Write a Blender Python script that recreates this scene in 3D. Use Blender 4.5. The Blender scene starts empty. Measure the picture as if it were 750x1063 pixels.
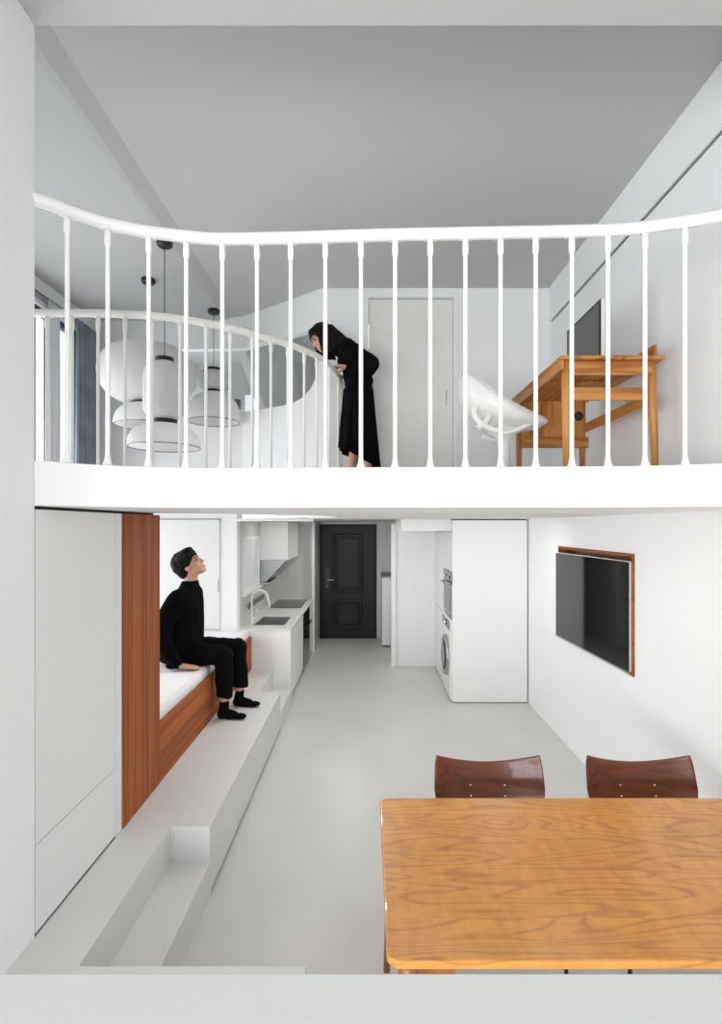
import bpy, bmesh, math, random
from mathutils import Vector, Matrix, noise
random.seed(7)
PI = math.pi
C = bpy.context.scene.collection
F, CX, HY, H = 540.0, 382.0, 546.0, 2.0      # measured focal length, vanishing point and eye height

def P(x, y, Y):
    return Vector(((x - CX) * Y / F, Y, H - (y - HY) * Y / F))

# ------------------------------------------------------------------ materials
def mat(name, col, rough=0.6, metal=0.0, bump=0.0, bscale=60, var=0.0, vscale=3, coat=0.0, spec=0.5, trans=0.0, sub=0.0):
    m = bpy.data.materials.new(name); m.use_nodes = True
    nt = m.node_tree; b = nt.nodes['Principled BSDF']
    b.inputs['Base Color'].default_value = (*col, 1)
    b.inputs['Roughness'].default_value = rough
    b.inputs['Metallic'].default_value = metal
    b.inputs['Specular IOR Level'].default_value = spec
    b.inputs['Coat Weight'].default_value = coat
    b.inputs['Transmission Weight'].default_value = trans
    tc = nt.nodes.new('ShaderNodeTexCoord')
    if var:
        n = nt.nodes.new('ShaderNodeTexNoise'); n.inputs['Scale'].default_value = vscale; n.inputs['Detail'].default_value = 5
        nt.links.new(tc.outputs['Object'], n.inputs['Vector'])
        r = nt.nodes.new('ShaderNodeValToRGB')
        r.color_ramp.elements[0].position = .3; r.color_ramp.elements[1].position = .7
        r.color_ramp.elements[0].color = (*[c * (1 - var) for c in col], 1)
        r.color_ramp.elements[1].color = (*[min(1, c * (1 + var)) for c in col], 1)
        nt.links.new(n.outputs['Fac'], r.inputs['Fac']); nt.links.new(r.outputs['Color'], b.inputs['Base Color'])
    if bump:
        n = nt.nodes.new('ShaderNodeTexNoise'); n.inputs['Scale'].default_value = bscale; n.inputs['Detail'].default_value = 3
        nt.links.new(tc.outputs['Object'], n.inputs['Vector'])
        bp = nt.nodes.new('ShaderNodeBump'); bp.inputs['Strength'].default_value = bump; bp.inputs['Distance'].default_value = .01
        nt.links.new(n.outputs['Fac'], bp.inputs['Height']); nt.links.new(bp.outputs['Normal'], b.inputs['Normal'])
    return m

def wood(name, dark, light, axis='x', rough=.4, rings=14, stretch=1.0, cross=7.0, board=0.0, boff=0.0, baxis='y', fine=.35, figure=0.0, coat=0.0, rpow=2.2, ramt=.45):
    """contour lines of stretched noise as growth rings; fine fibres on top; boards shift the pattern"""
    m = bpy.data.materials.new(name); m.use_nodes = True
    nt = m.node_tree; N = nt.nodes; L = nt.links; b = N['Principled BSDF']
    b.inputs['Roughness'].default_value = rough; b.inputs['Coat Weight'].default_value = coat
    tc = N.new('ShaderNodeTexCoord'); sep = N.new('ShaderNodeSeparateXYZ'); L.new(tc.outputs['Object'], sep.inputs[0])
    ax = {'x': 'X', 'y': 'Y', 'z': 'Z'}
    def math_(op, a, bb=None):
        n = N.new('ShaderNodeMath'); n.operation = op
        for i, v in enumerate((a, bb)):
            if v is None: continue
            if isinstance(v, (int, float)): n.inputs[i].default_value = v
            else: L.new(v, n.inputs[i])
        return n.outputs[0]
    bid = 0.0
    if board:
        bid = math_('FLOOR', math_('DIVIDE', math_('ADD', sep.outputs[ax[baxis]], boff), board))
    def vec(s_long, s_cross):
        cmb = N.new('ShaderNodeCombineXYZ')
        for i, a in enumerate('xyz'):
            v = math_('MULTIPLY', sep.outputs[ax[a]], s_long if a == axis else s_cross)
            if board and a == axis: v = math_('ADD', v, math_('MULTIPLY', bid, 13.7))
            L.new(v, cmb.inputs[i])
        return cmb.outputs[0]
    def noise_(v, detail=2, dist=0.0):
        n = N.new('ShaderNodeTexNoise'); n.inputs['Scale'].default_value = 1; n.inputs['Detail'].default_value = detail
        n.inputs['Distortion'].default_value = dist; L.new(v, n.inputs['Vector']); return n.outputs['Fac']
    base = noise_(vec(stretch, cross), 2, .3)
    ringv = math_('MULTIPLY', math_('ADD', math_('SINE', math_('MULTIPLY', base, rings * 2 * PI)), 1.0), .5)
    ringv = math_('POWER', ringv, rpow)
    fibre = noise_(vec(6, 190), 3)
    mix = math_('ADD', math_('MULTIPLY', ringv, ramt), math_('MULTIPLY', fibre, fine))
    mix = math_('ADD', mix, math_('MULTIPLY', noise_(vec(stretch * .8, cross * .4), 2), .35))
    if figure:
        mix = math_('ADD', mix, math_('MULTIPLY', math_('SUBTRACT', noise_(vec(20, 9), 2, .6), .5), figure))
    if board:
        wn = N.new('ShaderNodeTexWhiteNoise'); wn.noise_dimensions = '1D'; L.new(bid, wn.inputs['W'])
        mix = math_('ADD', mix, math_('MULTIPLY', math_('SUBTRACT', wn.outputs['Value'], .5), .22))
    r = N.new('ShaderNodeValToRGB'); r.color_ramp.elements[0].position = .18; r.color_ramp.elements[1].position = .85
    r.color_ramp.elements[0].color = (*light, 1); r.color_ramp.elements[1].color = (*dark, 1)
    L.new(mix, r.inputs['Fac']); L.new(r.outputs['Color'], b.inputs['Base Color'])
    bp = N.new('ShaderNodeBump'); bp.inputs['Strength'].default_value = .12; bp.inputs['Distance'].default_value = .002
    L.new(mix, bp.inputs['Height']); L.new(bp.outputs['Normal'], b.inputs['Normal'])
    return m

M = {}
M['wall'] = mat('white_plaster', (.86, .87, .875), .75, bump=.04, bscale=90)
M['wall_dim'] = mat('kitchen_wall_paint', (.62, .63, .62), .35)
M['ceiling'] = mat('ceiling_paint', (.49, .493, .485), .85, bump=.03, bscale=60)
M['slab'] = mat('mezzanine_paint', (.86, .86, .86), .7)
M['floor'] = mat('microcement', (.585, .585, .56), .36, var=.04, vscale=1.6, bump=.03, bscale=8)
M['plat'] = mat('platform_microcement', (.66, .665, .655), .5, var=.02, vscale=2)
M['upfloor'] = mat('upper_floor_paint', (.6, .6, .58), .5)
M['lacquer'] = mat('white_lacquer', (.80, .81, .81), .38)
M['rail'] = mat('white_rail_enamel', (.84, .84, .83), .3)
M['rail2'] = mat('cream_rail_enamel', (.86, .845, .80), .35)
M['dark'] = mat('dark_gap', (.03, .03, .03), .7)
M['grey'] = mat('grey_aluminium', (.22, .23, .24), .45, metal=.5)
M['darkframe'] = mat('dark_window_metal', (.06, .065, .075), .45)
M['chrome'] = mat('chrome', (.75, .76, .78), .18, metal=1)
M['steel'] = mat('brushed_steel', (.45, .46, .47), .35, metal=.9)
M['offwhite'] = mat('off_white_enamel', (.78, .78, .75), .25)
M['blackmetal'] = mat('black_metal', (.01, .01, .01), .4)
M['blackglass'] = mat('black_glass', (.006, .007, .007), .06, spec=.6)
M['screen'] = mat('screen_glass', (.004, .005, .005), .06, spec=.55)
M['monitor'] = mat('monitor_glass', (.05, .055, .055), .15, spec=.7)
M['door_dark'] = mat('espresso_door', (.0085, .006, .006), .42, spec=.3, bump=.06, bscale=140, var=.15, vscale=20)
M['door_light'] = mat('warm_white_door', (.80, .80, .765), .45)
M['mattress'] = mat('mattress_cloth', (.82, .83, .84), .9, bump=.15, bscale=35)
M['paper'] = mat('lamp_paper', (.88, .88, .87), .85, bump=.05, bscale=70)
M['curtain'] = mat('blue_grey_curtain', (.24, .28, .34), .9, bump=.1, bscale=60, var=.2, vscale=4)
M['sheer'] = mat('white_sheer', (.72, .74, .77), .9)
M['plastic'] = mat('white_shell_plastic', (.82, .82, .79), .28)
M['skin'] = mat('skin', (.62, .36, .25), .5, var=.06, vscale=15)
M['lips'] = mat('lips', (.45, .17, .14), .5)
M['eye'] = mat('eye', (.03, .02, .02), .2)
M['hair'] = mat('black_hair', (.006, .005, .005), .6, bump=.5, bscale=60, spec=.15)
M['hair_w'] = mat('dark_brown_hair', (.009, .006, .005), .6, bump=.5, bscale=60, spec=.15)
M['black'] = mat('black_cotton', (.004, .004, .0048), .95, bump=.3, bscale=60, spec=.06)
M['sock'] = mat('black_knit', (.004, .004, .005), .95, bump=.3, bscale=160, spec=.06)
M['cherry'] = wood('cherry_tabletop', (.36, .115, .014), (.72, .32, .068), 'x', rough=.32, rings=17, stretch=.8, cross=4.6, board=.30, boff=-.01+.0, fine=.34, figure=.5, coat=.15, rpow=7, ramt=.26)
M['cherry_leg'] = wood('cherry_leg', (.20, .065, .02), (.34, .13, .045), 'z', rough=.4, rings=4)
M['walnut'] = wood('walnut_ply', (.045, .0095, .002), (.17, .038, .007), 'x', rough=.36, rings=7, stretch=1.0, cross=9, coat=.15, rpow=3, ramt=.25)
M['veneer'] = wood('red_brown_veneer', (.25, .055, .007), (.48, .135, .018), 'z', rough=.7, rings=3, stretch=.25, cross=14, fine=.6)
M['veneer_h'] = wood('red_brown_veneer_lengthwise', (.25, .055, .007), (.48, .135, .018), 'y', rough=.7, rings=3, stretch=.35, cross=12, fine=.6)
M['desk_y'] = wood('desk_wood', (.32, .10, .016), (.62, .27, .06), 'y', rough=.45, rings=4, stretch=.8, cross=8)
M['desk_x'] = wood('desk_wood_cross', (.33, .11, .018), (.66, .30, .07), 'x', rough=.4, rings=4, stretch=.8, cross=8)
M['desk_z'] = wood('desk_wood_upright', (.35, .12, .02), (.68, .31, .08), 'z', rough=.4, rings=3, stretch=.8, cross=12)
_m = M['paper']; _n = _m.node_tree; _t = _n.nodes.new('ShaderNodeBsdfTranslucent'); _t.inputs[0].default_value = (.9, .9, .89, 1)
_x = _n.nodes.new('ShaderNodeMixShader'); _x.inputs[0].default_value = .58
_n.links.new(_n.nodes['Principled BSDF'].outputs[0], _x.inputs[1]); _n.links.new(_t.outputs[0], _x.inputs[2]); _n.links.new(_x.outputs[0], _n.nodes['Material Output'].inputs['Surface'])
_e = mat('bright_window_pane', (.8, .85, .9), .6); _e.node_tree.nodes['Principled BSDF'].inputs['Emission Color'].default_value = (.85, .92, 1, 1); _e.node_tree.nodes['Principled BSDF'].inputs['Emission Strength'].default_value = .55; M['pane_lit'] = _e
g = bpy.data.materials.new('window_glass'); g.use_nodes = True
nt = g.node_tree; nt.nodes.remove(nt.nodes['Principled BSDF'])
a = nt.nodes.new('ShaderNodeBsdfTransparent'); b_ = nt.nodes.new('ShaderNodeBsdfGlossy'); b_.inputs['Roughness'].default_value = .02
mx = nt.nodes.new('ShaderNodeMixShader'); mx.inputs[0].default_value = .07
nt.links.new(a.outputs[0], mx.inputs[1]); nt.links.new(b_.outputs[0], mx.inputs[2])
nt.links.new(mx.outputs[0], nt.nodes['Material Output'].inputs['Surface'])
M['glass'] = g

# ------------------------------------------------------------------ mesh helpers
ORG = {}
class MB:
    def __init__(s): s.bm = bmesh.new()
    def box(s, x0, x1, y0, y1, z0, z1):
        x0, x1 = sorted((x0, x1)); y0, y1 = sorted((y0, y1)); z0, z1 = sorted((z0, z1))
        v = [s.bm.verts.new(p) for p in ((x0,y0,z0),(x1,y0,z0),(x1,y1,z0),(x0,y1,z0),(x0,y0,z1),(x1,y0,z1),(x1,y1,z1),(x0,y1,z1))]
        for f in ((0,3,2,1),(4,5,6,7),(0,1,5,4),(1,2,6,5),(2,3,7,6),(3,0,4,7)): s.bm.faces.new([v[i] for i in f])
        return s
    def prism(s, pts, d):
        """closed outline of 3D points extruded by vector d"""
        d = Vector(d); a = [s.bm.verts.new(p) for p in pts]; b = [s.bm.verts.new(Vector(p) + d) for p in pts]
        s.bm.faces.new(a[::-1]); s.bm.faces.new(b); n = len(a)
        for i in range(n): s.bm.faces.new((a[i], a[(i+1) % n], b[(i+1) % n], b[i]))
        bmesh.ops.recalc_face_normals(s.bm, faces=s.bm.faces)
        return s
    def tube(s, path, r, seg=14, caps=True):
        path = [Vector(p) for p in path]; n = len(path)
        rs = r if isinstance(r, (list, tuple)) else [r] * n
        t0 = (path[1] - path[0]).normalized()
        up = Vector((0, 0, 1)) if abs(t0.z) < .9 else Vector((1, 0, 0))
        u = t0.cross(up).normalized(); rings = []
        for i, p in enumerate(path):
            t = (path[min(i+1, n-1)] - path[max(i-1, 0)]).normalized()
            u = (u - t * u.dot(t)).normalized(); w = t.cross(u)
            rings.append([s.bm.verts.new(p + (u * math.cos(k*2*PI/seg) + w * math.sin(k*2*PI/seg)) * rs[i]) for k in range(seg)])
        for a, b in zip(rings, rings[1:]):
            for k in range(seg):
                f = s.bm.faces.new((a[k], a[(k+1) % seg], b[(k+1) % seg], b[k])); f.smooth = True
        if caps: s.bm.faces.new(rings[0][::-1]); s.bm.faces.new(rings[-1])
        return s
    def lathe(s, c, prof, seg=48, closed=False):
        c = Vector(c); rings = []
        for r, z in prof:
            rings.append([s.bm.verts.new(c + Vector((r*math.cos(k*2*PI/seg), r*math.sin(k*2*PI/seg), z))) for k in range(seg)])
        for a, b in zip(rings, rings[1:]):
            for k in range(seg):
                f = s.bm.faces.new((a[k], a[(k+1) % seg], b[(k+1) % seg], b[k])); f.smooth = True
        if closed: s.bm.faces.new(rings[0][::-1]); s.bm.faces.new(rings[-1])
        return s
    def ell(s, c, r, R=None, seg=20, rings=12):
        mtx = Matrix.Translation(Vector(c)) @ (R.to_4x4() if R else Matrix.Identity(4)) @ Matrix.Diagonal((*r, 1))
        top = s.bm.verts.new(mtx @ Vector((0, 0, 1))); bot = s.bm.verts.new(mtx @ Vector((0, 0, -1))); rg = []
        for i in range(1, rings):
            th = PI*i/rings
            rg.append([s.bm.verts.new(mtx @ Vector((math.sin(th)*math.cos(k*2*PI/seg), math.sin(th)*math.sin(k*2*PI/seg), math.cos(th)))) for k in range(seg)])
        fs = [s.bm.faces.new((top, rg[0][k], rg[0][(k+1) % seg])) for k in range(seg)]
        for a, b in zip(rg, rg[1:]):
            fs += [s.bm.faces.new((a[k], b[k], b[(k+1) % seg], a[(k+1) % seg])) for k in range(seg)]
        fs += [s.bm.faces.new((bot, rg[-1][(k+1) % seg], rg[-1][k])) for k in range(seg)]
        for f in fs: f.smooth = True
        return s
    def cap(s, p0, p1, r0, r1=None):
        p0 = Vector(p0); p1 = Vector(p1); r1 = r0 if r1 is None else r1
        pts = [p0.lerp(p1, t/6) for t in range(7)]
        if (p1 - p0).length > 1e-5: s.tube(pts, [r0 + (r1 - r0) * t/6 for t in range(7)], 16)
        s.ell(p0, (r0*1.005,)*3, seg=16, rings=10); s.ell(p1, (r1*1.005,)*3, seg=16, rings=10)
        return s
    def grid(s, fn, nu, nv, th=0):
        """surface fn(u,v) given thickness along its normals"""
        P0 = [[Vector(fn(i/nu, j/nv)) for j in range(nv+1)] for i in range(nu+1)]
        def nrm(i, j):
            a = P0[min(i+1,nu)][j] - P0[max(i-1,0)][j]; b = P0[i][min(j+1,nv)] - P0[i][max(j-1,0)]
            n = a.cross(b); return n.normalized() if n.length > 1e-9 else Vector((0,0,1))
        A = [[s.bm.verts.new(P0[i][j]) for j in range(nv+1)] for i in range(nu+1)]
        B = [[s.bm.verts.new(P0[i][j] + nrm(i,j)*th) for j in range(nv+1)] for i in range(nu+1)]
        for i in range(nu):
            for j in range(nv):
                for G, rev in ((A, 1), (B, 0)):
                    q = [G[i][j], G[i+1][j], G[i+1][j+1], G[i][j+1]]
                    f = s.bm.faces.new(q[::-1] if rev else q); f.smooth = True
        for i in range(nu):
            for j in (0, nv): s.bm.faces.new((A[i][j], A[i+1][j], B[i+1][j], B[i][j]))
        for j in range(nv):
            for i in (0, nu): s.bm.faces.new((A[i][j], A[i][j+1], B[i][j+1], B[i][j]))
        bmesh.ops.recalc_face_normals(s.bm, faces=s.bm.faces)
        return s
    def build(s, name, m, parent=None, bevel=0.0, seg=2, **kw):
        me = bpy.data.meshes.new(name)
        off = ORG.get(parent.name) if parent else None
        if off is None and parent and parent.parent: off = ORG.get(parent.parent.name)
        if off is not None: bmesh.ops.translate(s.bm, vec=-off, verts=s.bm.verts)
        bmesh.ops.recalc_face_normals(s.bm, faces=s.bm.faces)
        s.bm.to_mesh(me); s.bm.free()
        me.materials.append(m if not isinstance(m, str) else M[m])
        o = bpy.data.objects.new(name, me); C.objects.link(o)
        if parent: o.parent = parent
        if bevel:
            md = o.modifiers.new('bevel', 'BEVEL'); md.width = bevel; md.segments = seg; md.limit_method = 'ANGLE'; md.angle_limit = math.radians(50)
        for k, v in kw.items(): o[k] = v
        return o

def box(name, m, x0, x1, y0, y1, z0, z1, parent=None, bevel=.002, **kw):
    return MB().box(x0, x1, y0, y1, z0, z1).build(name, m, parent, bevel, **kw)
def struct(name, m, *b, bevel=0.0):
    return box(name, m, *b, bevel=bevel, kind='structure')
def thing(name, label, cat, loc, group=None):
    o = bpy.data.objects.new(name, None); C.objects.link(o)
    o.location = loc; o.empty_display_size = .05; ORG[o.name] = Vector(loc)
    o['label'] = label; o['category'] = cat
    if group: o['group'] = group
    return o
def tag(o, label, cat, group=None):
    o['label'] = label; o['category'] = cat
    if group: o['group'] = group
    return o
def dup(root, loc, label):
    r = root.copy(); C.objects.link(r); r.location = loc; r['label'] = label
    for ch in root.children:
        c = ch.copy(); C.objects.link(c); c.parent = r
        for gch in ch.children:
            d = gch.copy(); C.objects.link(d); d.parent = c
    return r
def spline(pts, n=10):
    """Catmull-Rom through 2D/3D points"""
    pts = [Vector(p) for p in pts]; out = []
    ext = [pts[0]*2 - pts[1]] + pts + [pts[-1]*2 - pts[-2]]
    for i in range(1, len(ext)-2):
        a, b, c, d = ext[i-1:i+3]
        for k in range(n):
            t = k/n
            out.append(.5*((2*b) + (c-a)*t + (2*a-5*b+4*c-d)*t*t + (3*b-a-3*c+d)*t**3))
    out.append(pts[-1]); return out

RX = 1.816      # right wall
LX = -1.314     # plane of the near left wall, wardrobe and bed front
WX = -3.08      # window wall
ZS, ZF = 2.08, 2.257   # mezzanine underside and floor
ZC = 4.36

# ------------------------------------------------------------------ shell
struct('floor', 'floor', -4.3, RX+.1, -4.0, 9.5, -.12, 0)
# right wall with the niche of the television
NY0, NY1, NZ0, NZ1 = 3.535, 4.93, .972, 1.81
w = MB()
w.box(RX, RX+.2, -4.0, NY0, 0, 4.6); w.box(RX, RX+.2, NY1, 9.5, 0, 4.6)
w.box(RX, RX+.2, NY0, NY1, 0, NZ0); w.box(RX, RX+.2, NY0, NY1, NZ1, 4.6); w.box(RX+.09, RX+.2, NY0, NY1, NZ0, NZ1)
w.build('wall_right', 'wall', kind='structure')
box('groove_shadow_strip', 'grey', RX-.006, RX, 2.05, 5.11, 4.008, 4.022, bevel=0, kind='structure')  # grey strip standing in for the shadow of the reveal groove
struct('trim_2', 'wall', RX-.018, RX, 2.05, 5.16, 4.024, ZC)
# near left wall and its return behind the wardrobe, upstairs window wall
struct('wall_left', 'wall', LX-.16, LX, 1.0, 2.05, 0, 4.6)
struct('wall_left_return', 'wall', -4.3, LX-.16, 1.93, 2.05, 0, 4.6)
w = MB(); WY0, WY1, WZ0, WZ1 = 2.5, 5.62, .85, 4.08
w.box(WX-.18, WX, 1.93, WY0, 0, 4.6); w.box(WX-.18, WX, WY1, 6.1, 0, 4.6)
w.box(WX-.18, WX, WY0, WY1, 0, WZ0); w.box(WX-.18, WX, WY0, WY1, WZ1, 4.6)
w.build('wall_window_side', 'wall', kind='structure')
# ceilings
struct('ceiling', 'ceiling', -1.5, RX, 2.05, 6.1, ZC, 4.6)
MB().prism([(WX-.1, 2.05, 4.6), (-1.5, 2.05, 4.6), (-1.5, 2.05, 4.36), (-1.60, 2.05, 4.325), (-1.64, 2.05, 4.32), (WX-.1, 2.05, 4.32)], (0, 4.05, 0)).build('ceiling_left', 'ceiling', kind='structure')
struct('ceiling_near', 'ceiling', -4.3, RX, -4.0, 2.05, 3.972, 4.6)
# lower back walls
struct('wall_back_bedroom', 'wall', WX, -1.478, 5.87, 5.99, 0, ZF)
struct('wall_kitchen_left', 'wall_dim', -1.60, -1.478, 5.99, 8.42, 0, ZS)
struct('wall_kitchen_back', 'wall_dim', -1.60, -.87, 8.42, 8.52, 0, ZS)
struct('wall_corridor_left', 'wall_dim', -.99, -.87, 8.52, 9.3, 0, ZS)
struct('trim_3', 'lacquer', -.885, -.85, 8.28, 8.34, 0, 2.055)
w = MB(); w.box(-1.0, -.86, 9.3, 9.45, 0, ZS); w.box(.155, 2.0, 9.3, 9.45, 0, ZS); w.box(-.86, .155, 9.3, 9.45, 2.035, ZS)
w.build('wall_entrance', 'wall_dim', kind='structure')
struct('wall_partition', 'lacquer', .40, RX, 7.42, 7.52, 0, ZS)
struct('trim_4', 'lacquer', .335, .40, 7.38, 7.54, 0, 2.03, bevel=.003)
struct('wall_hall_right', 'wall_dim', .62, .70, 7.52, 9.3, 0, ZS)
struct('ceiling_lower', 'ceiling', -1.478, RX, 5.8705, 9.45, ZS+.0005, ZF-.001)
struct('ceiling_beam_kitchen', 'wall', -1.4775, -.62, 5.8703, 5.97, 2.052, ZS)
struct('ceiling_box', 'slab', .386, RX, 5.96, 7.42, 1.945, ZS)
# window wall behind the camera, thin ledge in front, kept open below to let light under
w = MB()
w.box(-4.2, -3.9, -4.0, -3.88, 0, 4.6); w.box(-.5, RX, -4.0, -3.88, 0, 4.6)
w.box(-3.9, -.5, -4.0, -3.88, 0, .1); w.box(-3.9, -.5, -4.0, -3.88, 2.2, 4.6)
w.build('wall_front', 'wall', kind='structure')
f = MB()
for x in (-3.9, -2.8, -1.7, -.55): f.box(x, x+.05, -3.96, -3.90, .15, 2.15)
for z in (.1, 2.15): f.box(-3.9, -.5, -3.96, -3.90, z, z+.05)
f.build('window_1', 'darkframe', kind='structure')
struct('wall_far_left', 'wall', -4.3, -4.2, -4.0, 2.05, 0, 4.6)
M['ledge'] = mat('ledge_paint', (.76, .765, .76), .6)
struct('groove_shadow_strip0', 'ledge', LX, RX, .62, 1.163, .955, 1.0, bevel=.004)

# mezzanine: plan outline between the front curve and the curved void
r1px = [(37,207),(100,229),(150,240),(200,246),(230,248),(300,247),(400,244),(500,242),(600,240),(650,238),(700,232),(750,224)]
RH = 1.297
r1 = []
for x, y in r1px:
    Y = F*RH/(HY-y); r1.append(((x-CX)*Y/F, Y, H+RH))
r1.append((RX-.002, 2.03, H+RH))
r1 = [(r1[0][0]-.10, r1[0][1]-.035+.025, H+RH)] + r1
rail1 = spline(r1, 8)
r2px = [(38,325),(112,325.5),(160,328),(192,331.5),(240,340.5),(266,348),(300,357.5),(326,368),(341,378),(348,386)]
r2 = [(WX+.02, 3.16, H+RH-.004)]
for x, y in r2px:
    Y = F*RH/(HY-y); r2.append(((x-CX)*Y/F, Y, H+RH))
r2 += [(-.255, 4.55, H+RH), (-.245, 4.75, H+RH), (-.245, 5.14, H+RH)]
rail2 = spline(r2, 8)
front = [Vector((p.x, p.y-.045)) for p in rail1 if p.x > LX+.005]
void = [Vector((p.x, p.y)) for p in rail2]
voff = []
for i, p in enumerate(void):
    t = (void[min(i+1, len(void)-1)] - void[max(i-1, 0)]).normalized()
    voff.append(p + Vector((-t.y, t.x)) * .05)
Cc, Bc = Vector((-.45, 5.16)), Vector((-1.42, 5.87))
voff = [p for p in voff if p.y < 5.10]
outline = [Vector((WX, 2.05)), Vector((LX, 2.05))] + front + [Vector((RX, 5.87)), Bc, Cc] + voff[::-1]
outline[-1] = Vector((WX, outline[-1].y))
slab = MB(); slab.prism([(p.x, p.y, ZS) for p in outline], (0, 0, ZF-ZS))
o = slab.build('floor_upper', 'slab', kind='structure', bevel=.004)

# upstairs back wall with the tall door opening
DX0, DX1, DZ = .008, .852, 4.268
w = MB(); w.box(Cc.x, DX0, 5.16, 5.3, ZF, ZC); w.box(DX1, RX, 5.16, 5.3, ZF, ZC); w.box(DX0, DX1, 5.16, 5.3, DZ, ZC)
w.build('wall_back_upper', 'wall', kind='structure')
d = MB().box(DX0+.004, DX1-.004, 5.185, 5.225, ZF+.004, DZ-.012).build('door_2', 'door_light', bevel=.002, kind='structure')
MB().box(DX0-.05, DX0, 5.148, 5.16, ZF, DZ+.04).box(DX1, DX1+.03, 5.148, 5.16, ZF, DZ+.04).box(DX0, DX1, 5.148, 5.16, DZ, DZ+.04).build('door_frame', 'wall', d, bevel=.002)
MB().box(DX1-.075, DX1-.065, 5.178, 5.186, 3.2, 3.35).build('door_pull', 'chrome', d)

# far-left wall with the rounded opening: a folded wall (straight, then turned towards us)
path = [Vector((WX, 5.87)), Bc, Cc]
def on_wall(px):
    k = (px - CX)/F
    Y = 5.87; X = k*Y
    if X > Bc.x:
        dd = Cc - Bc; t = (k*Bc.y - Bc.x)/(dd.x - k*dd.y); return Bc + dd*t
    return Vector((X, Y))
op_top = [(176,362.5),(200,362.5),(225,362),(252,361.5),(270,356.5),(285,352.5),(300,348.5),(314,345),(325,342.5),(329.5,347)]
op_bot = [(330,378),(328,392),(323,403),(315,412),(305,418),(292,421.5),(275,424),(252,427.5),(225,427.5),(198,427.5),(182,422),(172,408),(170,380)]
def wp(x, y):
    q = on_wall(x); return Vector((q.x, q.y, H + (HY-y)*q.y/F))
def wall_strip(mb, cols):
    """cols: list of (xy, z0, z1) -> solid with 8 cm thickness to the rear"""
    for (a, a0, a1), (b, b0, b1) in zip(cols, cols[1:]):
        if max(a1-a0, b1-b0) < 1e-4: continue
        pts = [(a.x,a.y,a0),(b.x,b.y,b0),(b.x,b.y,b1),(a.x,a.y,a1)]
        mb.prism(pts, (.02, .09, 0))
def edge_y(poly, x):
    for (x0,y0),(x1,y1) in zip(poly, poly[1:]):
        if min(x0,x1) <= x <= max(x0,x1) and x0 != x1: return y0+(y1-y0)*(x-x0)/(x1-x0)
w = MB()
xs = [170] + list(range(172, 253, 8)) + [CX + Bc.x*F/Bc.y] + list(range(256, 329, 3)) + [329.8]
topp = [(170,372)] + op_top[:-1] + [(329.8,347)]
botp = sorted([(170,380)] + op_bot[:-1] + [(329.8,380)])
tp, bt = [], []
for x in xs:
    q = on_wall(x); yt = edge_y(topp, x) or 347; yb = edge_y(botp, x) or 380
    zt = H+(HY-yt)*q.y/F; zb = H+(HY-yb)*q.y/F
    tp.append((q, zt, ZC)); bt.append((q, ZF, zb))
for cols in (tp, bt): wall_strip(w, cols)
q0, q1 = on_wall(170), on_wall(329.8)
wall_strip(w, [(Vector((WX, 5.87)), ZF, ZC), (q0, ZF, ZC)])
wall_strip(w, [(q1, ZF, ZC), (Cc, ZF, ZC)])
w.build('wall_back_left', 'wall', kind='structure')
# what the opening shows: the roof space of the next flat room
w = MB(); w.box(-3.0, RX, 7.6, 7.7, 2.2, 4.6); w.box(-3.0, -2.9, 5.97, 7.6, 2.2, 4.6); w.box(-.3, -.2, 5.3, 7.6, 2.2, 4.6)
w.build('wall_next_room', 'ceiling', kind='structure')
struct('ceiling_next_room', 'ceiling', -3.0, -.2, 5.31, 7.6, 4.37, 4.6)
w = MB(); w.prism([(-1.62,5.99,4.36),(-1.52,5.99,4.36),(-1.45,7.59,3.55),(-1.55,7.59,3.55)], (.5,0,.2)); w.build('ceiling_beam_next_room', 'ceiling', kind='structure')
wn = MB(); wn.box(-1.78, -1.44, 7.55, 7.6, 3.62, 3.90); wn.box(-1.40, -1.12, 7.55, 7.6, 3.62, 3.90)
wn.build('window_4', 'pane_lit', kind='structure')
struct('trim_5', 'darkframe', -2.4, -1.80, 7.3, 7.4, 3.66, 3.78)

# ------------------------------------------------------------------ windows of the left wall
wf = MB()
for y in (WY0, 3.4, 4.2, 4.86, 5.10, WY1-.06): wf.box(WX-.10, WX-.04, y, y+(.025 if y == 4.86 else .06), WZ0, WZ1)
for z in (WZ0, WZ1-.06): wf.box(WX-.10, WX-.04, WY0, WY1, z, z+.06)
wf = wf.build('window_2', 'darkframe', kind='structure')
MB().box(WX-.072, WX-.066, WY0+.05, WY1-.05, WZ0+.05, WZ1-.05).build('pane', 'glass', wf)
tag(box('curtain_track', 'grey', WX+.0, WX+.06, 2.3, 5.86, 4.13, 4.155), 'grey ceiling curtain track above the upstairs window', 'curtain track')
def curtain(y0, y1, xc, z0, z1, m, n, amp, name):
    def fn(u, v):
        y = y0 + (y1-y0)*u
        a = amp*(.6+.4*math.sin(u*7.3))*(1-.35*v)
        return (xc + a*math.sin(u*n*2*PI + .5*math.sin(v*3)), y, z0+(z1-z0)*v)
    return MB().grid(fn, n*12, 10, .004).build(name, m)
tag(curtain(5.33, 5.80, WX+.085, 2.25, 4.13, 'curtain', 6, .04, 'curtain'), 'blue-grey curtain drawn to the far end of the upstairs window', 'curtain')
tag(curtain(4.90, 5.08, WX+.07, 2.25, 4.13, 'sheer', 3, .02, 'sheer_curtain'), 'narrow white sheer curtain between the dark mullions of the upstairs window', 'curtain')

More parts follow.
